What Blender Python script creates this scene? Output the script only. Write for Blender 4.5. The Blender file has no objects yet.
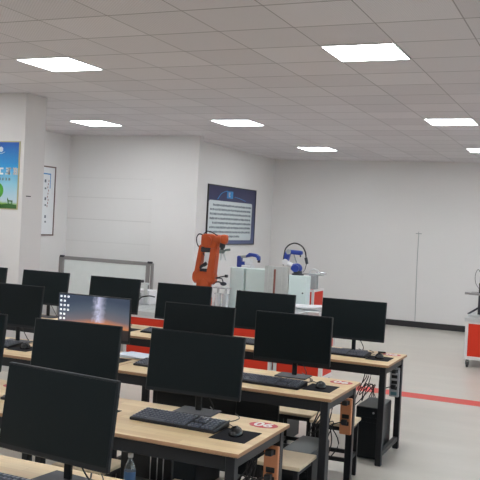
import bpy, bmesh, math, random
from mathutils import Vector, Matrix
random.seed(7)
PI = math.pi
COL = bpy.context.scene.collection

# ------------------------------------------------------------------ materials
def new_mat(name):
    m = bpy.data.materials.new(name); m.use_nodes = True
    return m, m.node_tree, m.node_tree.nodes['Principled BSDF']

def mat(name, color, rough=0.5, metal=0.0, emit=None, strength=0.0, noise=0.0, nscale=8.0, spec=None, trans=0.0):
    m, nt, b = new_mat(name)
    b.inputs['Base Color'].default_value = (*color, 1)
    b.inputs['Roughness'].default_value = rough
    b.inputs['Metallic'].default_value = metal
    if spec is not None: b.inputs['Specular IOR Level'].default_value = spec
    if trans: b.inputs['Transmission Weight'].default_value = trans
    if emit:
        b.inputs['Emission Color'].default_value = (*emit, 1)
        b.inputs['Emission Strength'].default_value = strength
    # procedural mottling so that no surface is perfectly flat
    tc = nt.nodes.new('ShaderNodeTexCoord'); n = nt.nodes.new('ShaderNodeTexNoise')
    n.inputs['Scale'].default_value = nscale
    nt.links.new(tc.outputs['Object'], n.inputs['Vector'])
    mx = nt.nodes.new('ShaderNodeMix'); mx.data_type = 'RGBA'
    k = noise if noise else 0.04
    mx.inputs[6].default_value = (*[c * (1 - k) for c in color], 1)
    mx.inputs[7].default_value = (*[min(1, c * (1 + k)) for c in color], 1)
    nt.links.new(n.outputs['Fac'], mx.inputs[0])
    nt.links.new(mx.outputs[2], b.inputs['Base Color'])
    return m

def math_node(nt, op, a, b=None, c=None):
    n = nt.nodes.new('ShaderNodeMath'); n.operation = op
    for i, v in enumerate((a, b, c)):
        if v is None: continue
        if isinstance(v, (int, float)): n.inputs[i].default_value = v
        else: nt.links.new(v, n.inputs[i])
    return n.outputs[0]

def mixc(nt, f, a, b):
    n = nt.nodes.new('ShaderNodeMix'); n.data_type = 'RGBA'
    for s, v in ((0, f), (6, a), (7, b)):
        if isinstance(v, tuple): n.inputs[s].default_value = (*v, 1)
        elif isinstance(v, (int, float)): n.inputs[s].default_value = v
        else: nt.links.new(v, n.inputs[s])
    return n.outputs[2]

GX, GY = -2.0988, 4.9622        # origin of the ceiling grid
def ceiling_material():
    m, nt, b = new_mat('ceiling_tiles')
    tc = nt.nodes.new('ShaderNodeTexCoord'); sp = nt.nodes.new('ShaderNodeSeparateXYZ')
    nt.links.new(tc.outputs['Object'], sp.inputs[0])
    u = math_node(nt, 'DIVIDE', math_node(nt, 'SUBTRACT', sp.outputs[0], GX), 0.6)
    v = math_node(nt, 'DIVIDE', math_node(nt, 'SUBTRACT', sp.outputs[1], GY), 0.6)
    def line(t, w):
        f = math_node(nt, 'FRACT', t)
        d = math_node(nt, 'MINIMUM', f, math_node(nt, 'SUBTRACT', 1.0, f))
        return math_node(nt, 'LESS_THAN', d, w)
    lu, lv = line(u, 0.0075), line(v, 0.0135)
    ln = math_node(nt, 'MAXIMUM', lu, lv)
    cell = nt.nodes.new('ShaderNodeCombineXYZ')
    nt.links.new(math_node(nt, 'FLOOR', u), cell.inputs[0]); nt.links.new(math_node(nt, 'FLOOR', v), cell.inputs[1])
    wn = nt.nodes.new('ShaderNodeTexWhiteNoise'); wn.noise_dimensions = '2D'
    nt.links.new(cell.outputs[0], wn.inputs['Vector'])
    base = mixc(nt, wn.outputs['Value'], (0.70, 0.665, 0.69), (0.78, 0.745, 0.77))
    # perforated face: rows of small dots
    pu = math_node(nt, 'SINE', math_node(nt, 'MULTIPLY', u, 2 * PI * 22))
    pv = math_node(nt, 'SINE', math_node(nt, 'MULTIPLY', v, 2 * PI * 22))
    dot = math_node(nt, 'GREATER_THAN', math_node(nt, 'MULTIPLY', pu, pv), 0.35)
    base = mixc(nt, math_node(nt, 'MULTIPLY', dot, 0.32), base, (0.40, 0.37, 0.37))
    out = mixc(nt, math_node(nt, 'MULTIPLY', ln, 0.62), base, (0.16, 0.14, 0.14))
    nt.links.new(out, b.inputs['Base Color']); b.inputs['Roughness'].default_value = 0.7
    return m

def wood_material(name='birch_tabletop'):
    m, nt, b = new_mat(name)
    tc = nt.nodes.new('ShaderNodeTexCoord')
    br = nt.nodes.new('ShaderNodeTexBrick')
    br.inputs['Scale'].default_value = 1.0
    br.inputs['Brick Width'].default_value = 0.34; br.inputs['Row Height'].default_value = 0.055
    br.inputs['Mortar Size'].default_value = 0.0012; br.inputs['Bias'].default_value = 0.0
    br.inputs['Color1'].default_value = (0.84, 0.62, 0.36, 1); br.inputs['Color2'].default_value = (0.64, 0.40, 0.19, 1)
    br.inputs['Mortar'].default_value = (0.55, 0.38, 0.22, 1)
    nt.links.new(tc.outputs['Object'], br.inputs['Vector'])
    mp = nt.nodes.new('ShaderNodeMapping'); mp.inputs['Scale'].default_value = (2.0, 26, 8)
    nt.links.new(tc.outputs['Object'], mp.inputs['Vector'])
    n = nt.nodes.new('ShaderNodeTexNoise'); n.inputs['Scale'].default_value = 3; n.inputs['Detail'].default_value = 4
    nt.links.new(mp.outputs[0], n.inputs['Vector'])
    c = mixc(nt, math_node(nt, 'MULTIPLY', n.outputs['Fac'], 0.7), br.outputs['Color'], (0.86, 0.70, 0.46))
    nt.links.new(c, b.inputs['Base Color'])
    b.inputs['Roughness'].default_value = 0.42
    return m

def floor_material():
    m, nt, b = new_mat('pale_floor_coating')
    tc = nt.nodes.new('ShaderNodeTexCoord')
    mp = nt.nodes.new('ShaderNodeMapping'); mp.inputs['Scale'].default_value = (0.8, 2.2, 1); mp.inputs['Rotation'].default_value = (0, 0, 0.5)
    nt.links.new(tc.outputs['Object'], mp.inputs['Vector'])
    n = nt.nodes.new('ShaderNodeTexNoise'); n.inputs['Scale'].default_value = 1.4; n.inputs['Detail'].default_value = 6
    nt.links.new(mp.outputs[0], n.inputs['Vector'])
    c = mixc(nt, n.outputs['Fac'], (0.45, 0.41, 0.355), (0.67, 0.635, 0.58))
    nt.links.new(c, b.inputs['Base Color'])
    r = math_node(nt, 'MULTIPLY_ADD', n.outputs['Fac'], 0.25, 0.22)
    nt.links.new(r, b.inputs['Roughness'])
    return m

def wall_material(name, c1, c2, seams=()):
    m, nt, b = new_mat(name)
    tc = nt.nodes.new('ShaderNodeTexCoord')
    n = nt.nodes.new('ShaderNodeTexNoise'); n.inputs['Scale'].default_value = 0.9; n.inputs['Detail'].default_value = 5
    nt.links.new(tc.outputs['Object'], n.inputs['Vector'])
    c = mixc(nt, n.outputs['Fac'], c1, c2)
    sp = nt.nodes.new('ShaderNodeSeparateXYZ'); nt.links.new(tc.outputs['Object'], sp.inputs[0])
    for z, k in seams:
        d = math_node(nt, 'ABSOLUTE', math_node(nt, 'SUBTRACT', sp.outputs[2], z))
        c = mixc(nt, math_node(nt, 'MULTIPLY', math_node(nt, 'LESS_THAN', d, 0.009), k), c, (0.45, 0.43, 0.42))
    nt.links.new(c, b.inputs['Base Color']); b.inputs['Roughness'].default_value = 0.6
    return m

def wallpaper_material():
    # lit desktop picture: night sky with a pale column of stars over an orange horizon
    m, nt, b = new_mat('lit_desktop_picture')
    tc = nt.nodes.new('ShaderNodeTexCoord'); sp = nt.nodes.new('ShaderNodeSeparateXYZ')
    nt.links.new(tc.outputs['Object'], sp.inputs[0])
    x = sp.outputs[0]; z = sp.outputs[2]            # metres, centre of the screen = 0
    r = nt.nodes.new('ShaderNodeValToRGB'); e = r.color_ramp.elements
    e[0].position = 0.0; e[0].color = (0.01, 0.008, 0.01, 1)
    e[1].position = 1.0; e[1].color = (0.030, 0.050, 0.090, 1)
    for p, c in ((0.30, (0.02, 0.012, 0.012)), (0.32, (0.90, 0.33, 0.07)), (0.42, (0.55, 0.20, 0.08)), (0.56, (0.15, 0.13, 0.15)), (0.78, (0.075, 0.10, 0.14))):
        q = e.new(p); q.color = (*c, 1)
    n = nt.nodes.new('ShaderNodeTexNoise'); n.inputs['Scale'].default_value = 28; n.inputs['Detail'].default_value = 5
    nt.links.new(tc.outputs['Object'], n.inputs['Vector'])
    jag = math_node(nt, 'MULTIPLY', math_node(nt, 'SUBTRACT', n.outputs['Fac'], 0.5), 0.04)
    t = math_node(nt, 'ADD', math_node(nt, 'MULTIPLY_ADD', z, 3.0, 0.55), jag)
    # the glow sits low in the middle and fades to both sides
    side = math_node(nt, 'MULTIPLY', math_node(nt, 'ABSOLUTE', math_node(nt, 'SUBTRACT', x, 0.08)), 0.42)
    t2 = math_node(nt, 'ADD', t, math_node(nt, 'MULTIPLY', side, math_node(nt, 'GREATER_THAN', t, 0.31)))
    nt.links.new(t2, r.inputs[0])
    wob = math_node(nt, 'MULTIPLY', math_node(nt, 'SUBTRACT', n.outputs['Fac'], 0.5), 0.10)
    d = math_node(nt, 'ABSOLUTE', math_node(nt, 'ADD', math_node(nt, 'SUBTRACT', x, 0.05), wob))
    col = math_node(nt, 'MAXIMUM', math_node(nt, 'SUBTRACT', 1.0, math_node(nt, 'DIVIDE', d, 0.07)), 0.0)
    col = math_node(nt, 'MULTIPLY', math_node(nt, 'MULTIPLY', math_node(nt, 'POWER', col, 1.4), n.outputs['Fac']), math_node(nt, 'GREATER_THAN', t, 0.42))
    c = mixc(nt, math_node(nt, 'MULTIPLY', col, 1.6), r.outputs[0], (0.62, 0.62, 0.82))
    b.inputs['Base Color'].default_value = (0.01, 0.01, 0.012, 1); b.inputs['Roughness'].default_value = 0.3
    nt.links.new(c, b.inputs['Emission Color']); b.inputs['Emission Strength'].default_value = 1.0
    return m

def gradient_material(name, stops, zlo, zhi, rough=0.35):
    m, nt, b = new_mat(name)
    tc = nt.nodes.new('ShaderNodeTexCoord'); sp = nt.nodes.new('ShaderNodeSeparateXYZ')
    nt.links.new(tc.outputs['Object'], sp.inputs[0])
    t = math_node(nt, 'DIVIDE', math_node(nt, 'SUBTRACT', sp.outputs[2], zlo), zhi - zlo)
    n = nt.nodes.new('ShaderNodeTexNoise'); n.inputs['Scale'].default_value = 6
    nt.links.new(tc.outputs['Object'], n.inputs['Vector'])
    t = math_node(nt, 'ADD', t, math_node(nt, 'MULTIPLY', math_node(nt, 'SUBTRACT', n.outputs['Fac'], 0.5), 0.12))
    r = nt.nodes.new('ShaderNodeValToRGB'); e = r.color_ramp.elements
    e[0].position = stops[0][0]; e[0].color = (*stops[0][1], 1); e[1].position = stops[-1][0]; e[1].color = (*stops[-1][1], 1)
    for p, c in stops[1:-1]:
        q = e.new(p); q.color = (*c, 1)
    nt.links.new(t, r.inputs[0]); nt.links.new(r.outputs[0], b.inputs['Base Color'])
    b.inputs['Roughness'].default_value = rough
    return m

M = dict(
    ceiling=ceiling_material(), wood=wood_material(), floor=floor_material(),
    wall=wall_material('white_wall_paint', (0.76, 0.74, 0.73), (0.82, 0.80, 0.79)),
    wall_back=wall_material('white_wall_paint_with_seams', (0.76, 0.74, 0.73), (0.82, 0.80, 0.79), ((2.27, .22), (1.878, .3), (2.62, .12), (1.48, .15))),
    pillar=wall_material('warm_grey_pillar_paint', (0.66, 0.63, 0.62), (0.72, 0.69, 0.68)),
    skirt=mat('black_skirting', (0.025, 0.025, 0.028), 0.4),
    tape=mat('red_floor_tape', (0.70, 0.05, 0.035), 0.4, noise=0.1),
    woodedge=mat('tabletop_edge_brown', (0.40, 0.22, 0.12), 0.5, noise=0.2, nscale=20),
    frame=mat('black_powder_coat', (0.012, 0.013, 0.016), 0.42, spec=0.35),
    case=mat('monitor_black_plastic', (0.008, 0.011, 0.014), 0.35, spec=0.3),
    screen=mat('dark_switched_off_screen', (0.0045, 0.0085, 0.010), 0.38, spec=0.16),
    basegrey=mat('monitor_foot_grey', (0.07, 0.07, 0.08), 0.5, spec=0.25),
    wallpaper=wallpaper_material(),
    icon=mat('desktop_icons', (0.8, 0.8, 0.8), 0.5, emit=(0.85, 0.88, 0.92), strength=0.9),
    kb=mat('keyboard_black', (0.008, 0.008, 0.011), 0.4, spec=0.3),
    keys=mat('keycap_dark_grey', (0.10, 0.11, 0.14), 0.3),
    pad=mat('mouse_mat_black', (0.010, 0.010, 0.014), 0.8, spec=0.2),
    mouse=mat('mouse_black', (0.008, 0.008, 0.009), 0.25, spec=0.4),
    wheel=mat('rubber_grey', (0.10, 0.10, 0.10), 0.6),
    red=mat('sticker_red', (0.55, 0.02, 0.04), 0.4),
    white=mat('white_print', (0.85, 0.82, 0.80), 0.5),
    tower=mat('tower_black_steel', (0.009, 0.011, 0.014), 0.4, spec=0.35),
    towertop=mat('tower_top_grey', (0.07, 0.08, 0.085), 0.4),
    silver=mat('silver_trim', (0.55, 0.55, 0.57), 0.3, 0.8),
    stooltop=mat('pale_stool_wood', (0.74, 0.60, 0.42), 0.45, noise=0.12, nscale=14),
    orange_strip=mat('orange_power_strip', (0.60, 0.24, 0.11), 0.4, noise=0.1),
    grey_strip=mat('grey_power_strip', (0.42, 0.43, 0.45), 0.45),
    socket=mat('socket_black', (0.012, 0.012, 0.014), 0.4),
    blueplug=mat('teal_plug', (0.10, 0.22, 0.26), 0.4),
    cable=mat('black_cable', (0.015, 0.015, 0.018), 0.5),
    lamp=mat('lit_led_diffuser', (0.9, 0.95, 1), 0.5, emit=(0.90, 0.95, 0.97), strength=30.5),
    lampframe=mat('white_lamp_frame', (0.82, 0.82, 0.82), 0.4),
    cartwhite=mat('white_cart_frame', (0.78, 0.76, 0.74), 0.4),
    cartred=mat('red_cart_panel', (0.68, 0.04, 0.016), 0.5, spec=0.25, noise=0.08, nscale=3),
    alu=mat('brushed_aluminium', (0.70, 0.72, 0.72), 0.34, 0.7, noise=0.08, nscale=30),
    darkmetal=mat('dark_machine_metal', (0.045, 0.045, 0.055), 0.35, 0.5),
    steel=mat('bright_steel', (0.78, 0.78, 0.80), 0.2, 0.6),
    cabinet=mat('pale_controller_enamel', (0.72, 0.82, 0.80), 0.4),
    cabside=mat('grey_controller_side', (0.36, 0.38, 0.38), 0.45),
    orange=mat('robot_orange', (0.56, 0.085, 0.012), 0.4, noise=0.1),
    blue=mat('robot_blue', (0.02, 0.05, 0.30), 0.3),
    robowhite=mat('robot_white', (0.80, 0.80, 0.82), 0.35),
    caster=mat('caster_grey_green', (0.16, 0.20, 0.19), 0.5),
    wbframe=mat('whiteboard_aluminium', (0.30, 0.29, 0.29), 0.4, 0.5),
    wb=mat('whiteboard_face', (0.76, 0.80, 0.79), 0.25),
    posterblue=gradient_material('night_blue_poster', ((0.0, (0.07, 0.10, 0.24)), (0.5, (0.03, 0.04, 0.13)), (1.0, (0.02, 0.02, 0.08))), 1.5, 2.65),
    posterglow=mat('poster_bright_blue', (0.05, 0.28, 0.62), 0.4),
    posterpanel=mat('poster_pale_text_panel', (0.62, 0.68, 0.70), 0.4),
    ink=mat('printed_ink', (0.16, 0.19, 0.22), 0.5),
    postersky=gradient_material('sky_and_grass_poster', ((0.0, (0.10, 0.22, 0.03)), (0.07, (0.22, 0.42, 0.04)), (0.11, (0.50, 0.60, 0.68)), (0.38, (0.28, 0.58, 0.72)), (0.62, (0.03, 0.30, 0.62)), (1.0, (0.015, 0.09, 0.42))), 1.978, 2.778),
    green=mat('poster_green', (0.07, 0.36, 0.03), 0.5, noise=0.4, nscale=18),
    darkgreen=mat('poster_dark_green', (0.03, 0.12, 0.02), 0.5),
    gold=mat('poster_gold_edge', (0.45, 0.40, 0.22), 0.4),
    brown=mat('brown_picture_frame', (0.16, 0.10, 0.09), 0.4),
    paper=mat('white_paper', (0.80, 0.82, 0.84), 0.6),
    bluepaper=mat('pale_blue_sheet', (0.62, 0.68, 0.76), 0.6),
    water=mat('clear_bottle_plastic', (0.75, 0.85, 0.9), 0.08, trans=0.9),
    bottlelabel=mat('bottle_label_blue', (0.06, 0.16, 0.34), 0.4),
    hose=mat('black_hose', (0.02, 0.018, 0.018), 0.4),
    clear=mat('window_glass', (0.95, 0.97, 0.97), 0.02, trans=1.0),
    copper=mat('copper_strip', (0.30, 0.10, 0.08), 0.4),
)

# ------------------------------------------------------------------ mesh helpers
def box(bm, x0, x1, y0, y1, z0, z1, bev=0.0, rot=None, mi=0, seg=1):
    r = bmesh.ops.create_cube(bm, size=1.0)
    vs = r['verts']
    for v in vs:
        v.co = Vector(((x0 + x1) / 2 + v.co.x * (x1 - x0), (y0 + y1) / 2 + v.co.y * (y1 - y0), (z0 + z1) / 2 + v.co.z * (z1 - z0)))
    if rot is not None:
        bmesh.ops.transform(bm, matrix=rot, verts=vs)
    fs = {f for v in vs for f in v.link_faces}
    if bev > 0:
        es = list({e for v in vs for e in v.link_edges})
        rr = bmesh.ops.bevel(bm, geom=es, offset=bev, segments=seg, affect='EDGES', profile=0.5)
        fs = set(f for f in fs if f.is_valid) | set(rr['faces'])
    for f in fs: f.material_index = mi
    return vs

def cyl(bm, p0, p1, r0, r1=None, seg=20, mi=0):
    p0, p1 = Vector(p0), Vector(p1); r1 = r0 if r1 is None else r1
    d = p1 - p0
    mtx = Matrix.Translation((p0 + p1) / 2) @ d.to_track_quat('Z', 'Y').to_matrix().to_4x4()
    r = bmesh.ops.create_cone(bm, cap_ends=True, segments=seg, radius1=r0, radius2=r1, depth=d.length, matrix=mtx)
    for f in {f for v in r['verts'] for f in v.link_faces}: f.material_index = mi
    return r['verts']

def ball(bm, c, r, sc=(1, 1, 1), mi=0, seg=20):
    q = bmesh.ops.create_uvsphere(bm, u_segments=seg, v_segments=max(8, seg // 2), radius=r, matrix=Matrix.Translation(c) @ Matrix.Diagonal((*sc, 1)))
    for f in {f for v in q['verts'] for f in v.link_faces}: f.material_index = mi

def smooth_path(pts, n=8):
    pts = [Vector(p) for p in pts]; out = []
    for i in range(len(pts) - 1):
        p0 = pts[max(i - 1, 0)]; p1 = pts[i]; p2 = pts[i + 1]; p3 = pts[min(i + 2, len(pts) - 1)]
        for k in range(n):
            t = k / n
            out.append(0.5 * ((2 * p1) + (-p0 + p2) * t + (2 * p0 - 5 * p1 + 4 * p2 - p3) * t * t + (-p0 + 3 * p1 - 3 * p2 + p3) * t ** 3))
    out.append(pts[-1]); return out

def tube(bm, pts, r, seg=8, n=8, smooth=True, mi=0):
    pts = smooth_path(pts, n) if smooth else [Vector(p) for p in pts]
    rings = []; up = Vector((0.13, 0.21, 1)).normalized()
    for i, p in enumerate(pts):
        d = (pts[min(i + 1, len(pts) - 1)] - pts[max(i - 1, 0)]).normalized()
        a = d.cross(up)
        if a.length < 1e-3: a = d.cross(Vector((1, 0, 0)))
        a.normalize(); b = d.cross(a)
        rings.append([bm.verts.new(p + (a * math.cos(2 * PI * k / seg) + b * math.sin(2 * PI * k / seg)) * r) for k in range(seg)])
    for i in range(len(rings) - 1):
        for k in range(seg):
            f = bm.faces.new((rings[i][k], rings[i][(k + 1) % seg], rings[i + 1][(k + 1) % seg], rings[i + 1][k])); f.material_index = mi
    bm.faces.new(rings[0][::-1]).material_index = mi; bm.faces.new(rings[-1]).material_index = mi

def lathe(bm, prof, seg=24, mi=0, c=(0, 0, 0)):
    rings = [[bm.verts.new((c[0] + r * math.cos(2 * PI * k / seg), c[1] + r * math.sin(2 * PI * k / seg), c[2] + z)) for k in range(seg)] for r, z in prof]
    for i in range(len(rings) - 1):
        for k in range(seg):
            bm.faces.new((rings[i][k], rings[i][(k + 1) % seg], rings[i + 1][(k + 1) % seg], rings[i + 1][k])).material_index = mi
    bm.faces.new(rings[0][::-1]).material_index = mi; bm.faces.new(rings[-1]).material_index = mi

def prism(bm, pts, axis, a0, a1, mi=0, bev=0.0):
    """closed outline of 2-D points extruded along axis ('x','y','z')"""
    def mk(p, a):
        return {'x': (a, p[0], p[1]), 'y': (p[0], a, p[1]), 'z': (p[0], p[1], a)}[axis]
    A = [bm.verts.new(mk(p, a0)) for p in pts]; B = [bm.verts.new(mk(p, a1)) for p in pts]
    fs = [bm.faces.new(A), bm.faces.new(B[::-1])]
    for i in range(len(pts)):
        j = (i + 1) % len(pts); fs.append(bm.faces.new((A[j], A[i], B[i], B[j])))
    bmesh.ops.recalc_face_normals(bm, faces=fs)
    if bev:
        es = list({e for v in A + B for e in v.link_edges})
        rr = bmesh.ops.bevel(bm, geom=es, offset=bev, segments=2, affect='EDGES', profile=0.5)
        fs = [f for f in fs if f.is_valid] + rr['faces']
    for f in fs: f.material_index = mi

def NB(): return bmesh.new()

def obj(name, bm, mats, parent=None, smooth=False, loc=None, rot=None, **props):
    me = bpy.data.meshes.new(name); bm.normal_update(); bm.to_mesh(me); bm.free()
    if not isinstance(mats, (list, tuple)): mats = [mats]
    for m in mats: me.materials.append(M[m] if isinstance(m, str) else m)
    if smooth:
        for p in me.polygons: p.use_smooth = True
        try: me.set_sharp_from_angle(angle=math.radians(38))
        except Exception: pass
    o = bpy.data.objects.new(name, me); COL.objects.link(o)
    if parent: o.parent = parent
    if loc: o.location = loc
    if rot: o.rotation_euler = rot
    for k, v in props.items(): o[k] = v
    return o

def tag(o, label, cat, group=None):
    o['label'] = label; o['category'] = cat
    if group: o['group'] = group
    return o

def thing(name, label, cat, loc=(0, 0, 0), rz=0, group=None):
    o = bpy.data.objects.new(name, None); COL.objects.link(o)
    o.empty_display_size = 0.1
    o.location = loc; o.rotation_euler = (0, 0, rz)
    return tag(o, label, cat, group)

def copy_tree(o, parent=None):
    c = o.copy(); COL.objects.link(c)
    if parent: c.parent = parent
    for ch in list(o.children): copy_tree(ch, c)
    return c

def place(proto, used, loc, rz, label, group=None):
    t = proto if not used else copy_tree(proto)
    t.location = loc; t.rotation_euler = (0, 0, rz); t['label'] = label
    if group: t['group'] = group
    return t

def struct(name, bm, m, **kw):
    o = obj(name, bm, m, **kw); o['kind'] = 'structure'; return o

def text_mesh(name, body, size, m, parent=None, loc=(0, 0, 0), rot=(0, 0, 0), bold=0.0, ext=0.0006, sx=1.0, **props):
    cu = bpy.data.curves.new('t', 'FONT'); cu.body = body; cu.size = size; cu.align_x = 'CENTER'; cu.align_y = 'CENTER'
    cu.extrude = ext; cu.offset = bold; cu.resolution_u = 4
    t = bpy.data.objects.new('t', cu); COL.objects.link(t)
    bpy.context.view_layer.update()
    dg = bpy.context.evaluated_depsgraph_get()
    me = bpy.data.meshes.new_from_object(t.evaluated_get(dg))
    bpy.data.objects.remove(t)
    me.materials.clear(); me.materials.append(M[m])
    o = bpy.data.objects.new(name, me); COL.objects.link(o)
    if parent: o.parent = parent
    o.location = loc; o.rotation_euler = rot; o.scale = (sx, 1, 1)
    for k, v in props.items(): o[k] = v
    return o

# ------------------------------------------------------------------ room
CH = 3.373          # ceiling height
XL, XW, XR = -8.86, -6.58, 4.2
YN, YA, YF = -3.6, 12.33, 16.69
bm = NB(); box(bm, XL - .2, XR + .2, YN - .2, YF + .2, -0.1, 0); struct('floor', bm, 'floor')
bm = NB(); box(bm, XL - .2, XR + .2, YN - .2, YF + .2, CH, CH + 0.1); struct('ceiling', bm, 'ceiling')
bm = NB(); box(bm, XL - .2, XL, YN, YA + .2, 0, CH); struct('wall_left', bm, 'wall')
bm = NB(); box(bm, XL, -7.08, YA, YA + .2, 0, CH); struct('wall_back_left', bm, 'wall_back')
bm = NB(); box(bm, -7.08, -6.21, YA - .05, YA + .10, 0, CH, 0.004); struct('wall_column_corner', bm, 'wall')
bm = NB(); box(bm, XW - .2, XW, YA + .10, YF, 0, CH); struct('wall_side', bm, 'wall')
bm = NB(); box(bm, XW - .2, XR + .2, YF, YF + .2, 0, CH); struct('wall_far', bm, 'wall')
bm = NB(); box(bm, XL, XR, YN - .2, YN, 0, CH); struct('wall_near', bm, 'wall')
# free standing wall end on the left that carries the sky poster
bm = NB(); box(bm, -7.25, -6.36, 7.93, 8.33, 0, CH, 0.004); struct('wall_pillar', bm, 'pillar')
# right wall with three windows (unseen, added to let daylight in from the right)
WINS = [(-1.2, 1.2), (3.2, 6.2), (8.0, 11.0), (12.6, 15.6)]
bm = NB(); y = YN
for a, b_ in WINS:
    box(bm, XR, XR + .2, y, a, 0, CH); box(bm, XR, XR + .2, a, b_, 0, 0.95); box(bm, XR, XR + .2, a, b_, 2.75, CH); y = b_
box(bm, XR, XR + .2, y, YF, 0, CH); struct('wall_right', bm, 'wall')
for i, (a, b_) in enumerate(WINS):
    bm = NB()
    for z0, z1 in ((0.95, 1.01), (2.69, 2.75)): box(bm, XR + .05, XR + .13, a, b_, z0, z1)
    for yy in (a, (a + b_) / 2 - .03, b_ - .06): box(bm, XR + .05, XR + .13, yy, yy + .06, 1.01, 2.69)
    w = struct('window_%d' % (i + 1), bm, 'cartwhite')
    bm = NB(); box(bm, XR + .085, XR + .095, a + .06, b_ - .06, 1.01, 2.69)
    obj('window_pane', bm, 'clear', w)

bm = NB(); box(bm, XW, XR, YF - .015, YF, 0, 0.12); struct('baseboard_far', bm, 'skirt')
bm = NB(); box(bm, XW, XW + .015, YA + .28, YF - .02, 0, 0.12); struct('baseboard_side', bm, 'skirt')
bm = NB(); box(bm, XL + .016, -7.08, YA - .015, YA, 0, 0.12); struct('baseboard_back_left', bm, 'skirt')
# thin lighter corner bead on the column and ceiling edge trim on far wall
bm = NB(); box(bm, XW, XR, YF - .02, YF, CH - .03, CH); struct('trim_1', bm, 'cartwhite')
bm = NB(); box(bm, -2.62, XR - .05, 9.57, 9.86, 0.0, 0.0012)
tag(obj('floor_tape', bm, 'tape'), 'red tape line stuck straight across the pale floor', 'floor marking')

# ceiling light panels
used = False; LG = 'square light panels in the ceiling'
lights = {(0, 2): 'largest lit panel, right of centre and nearest in the ceiling', (-5, 2): 'large lit panel at upper left above the sky poster pillar',
          (-5, 9): 'middle lit panel above the column by the text board', (-9, 9): 'lit panel above the left end of the whiteboard',
          (0, 9): 'lit panel near the right edge, second size down', (-5, 15): 'smallest fully visible lit panel, close to the far wall',
          (0, 15): 'small lit panel cut by the right picture edge near the far wall'}
allp = [(c, r) for r in (-11, -5, 2, 9, 15) for c in (-9, -5, 0, 5)]
def make_light():
    t = thing('ceiling_light', 'x', 'ceiling light')
    bm = NB()
    w = 0.595; h = w / 2
    for a in ((-h, h, -h, -h + .012), (-h, h, h - .012, h), (-h, -h + .012, -h + .012, h - .012), (h - .012, h, -h + .012, h - .012)):
        box(bm, a[0], a[1], a[2], a[3], -0.008, 0.0)
    obj('light_frame', bm, 'lampframe', t)
    bm = NB(); box(bm, -h + .012, h - .012, -h + .012, h - .012, -0.006, 0.0)
    obj('light_diffuser', bm, 'lamp', t)
    return t
proto = make_light()
for c, r in allp:
    loc = (GX + .6 * c + .3, GY + .6 * r + .3, CH)
    lab = lights.get((c, r), 'lit ceiling panel outside the picture, behind or beside the viewpoint')
    place(proto, used, loc, 0, lab, LG if (c, r) not in lights else 'square light panels in the ceiling'); used = True

# ------------------------------------------------------------------ desks
ROWS = {1: 2.205, 2: 3.525, 3: 5.0, 4: 6.555}      # front edges
DD, DH, DL = 0.74, 0.84, 1.69
X0 = -1.51
def make_desk(sticker_x=None):
    t = thing('work_desk', 'x', 'desk')
    bm = NB(); box(bm, -DL, 0, .03, DD, DH - .022, DH, 0.005, mi=0, seg=2)
    for f in bm.faces:
        if abs(f.normal.z) < 0.5: f.material_index = 1
    obj('tabletop', bm, ['wood', 'woodedge'], t)
    for lx in (-0.075, -DL + .025):
        for ly in (0.045, DD - .07):
            bm = NB(); box(bm, lx, lx + .05, ly, ly + .05, 0.0, DH - .022, 0.004)
            obj('leg', bm, 'frame', t)
    bm = NB()
    for ly in (0.05, DD - .065): box(bm, -DL + .075, -.075, ly, ly + .04, DH - .095, DH - .022, 0.003)
    for lx in (-0.07, -DL + .03):
        box(bm, lx, lx + .04, .095, DD - .07, DH - .085, DH - .022, 0.003)
        box(bm, lx, lx + .04, .095, DD - .07, 0.07, 0.11, 0.003)
    obj('frame', bm, 'frame', t)
    if sticker_x is not None:
        bm = NB(); n = 32
        vs = []
        for z in (DH, DH + .0008):
            vs.append([bm.verts.new((sticker_x + .082 * math.cos(2 * PI * k / n), DD - .115 + .06 * math.sin(2 * PI * k / n), z)) for k in range(n)])
        bm.faces.new(vs[1]); bm.faces.new(vs[0][::-1])
        for k in range(n): bm.faces.new((vs[0][k], vs[0][(k + 1) % n], vs[1][(k + 1) % n], vs[1][k]))
        s = obj('number_sticker', bm, 'red', t, label='red oval sticker with the white number 06')
        text_mesh('number_print', '06', 0.115, 'white', s, (sticker_x, DD - .115, DH + .0016), (0, 0, 0), bold=0.003, sx=0.95)
    return t
DG = 'wooden work desks in rows'
desk = make_desk(-0.112)
rowname = {1: 'nearest row, bottom left', 2: 'second row from the camera', 3: 'third row from the camera', 4: 'farthest row'}
desks = [(1, 0, 'pale wooden desk at the bottom left, nearest to the camera'), (2, 0, 'wooden desk with red 06 oval in the second row, large keyboard on it'),
         (3, 0, 'wooden desk in the third row, right behind the second row desk'), (4, 0, 'farthest wooden desk beside the open floor, with grey power strip on its end'),
         (2, 1, 'wooden desk at the left of the second row, mostly hidden by big monitors'),
         (3, 1, 'wooden desk in the third row under the monitor showing a sunset sky'), (4, 1, 'wooden desk in the farthest row, behind the sunset sky monitor'),
         (4, 2, 'leftmost wooden desk of the farthest row, near the whiteboard end')]
for i, (r, k, lab) in enumerate(desks):
    place(desk, i > 0, (X0 - k * (DL + .004), ROWS[r], 0), 0, lab, DG)

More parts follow.
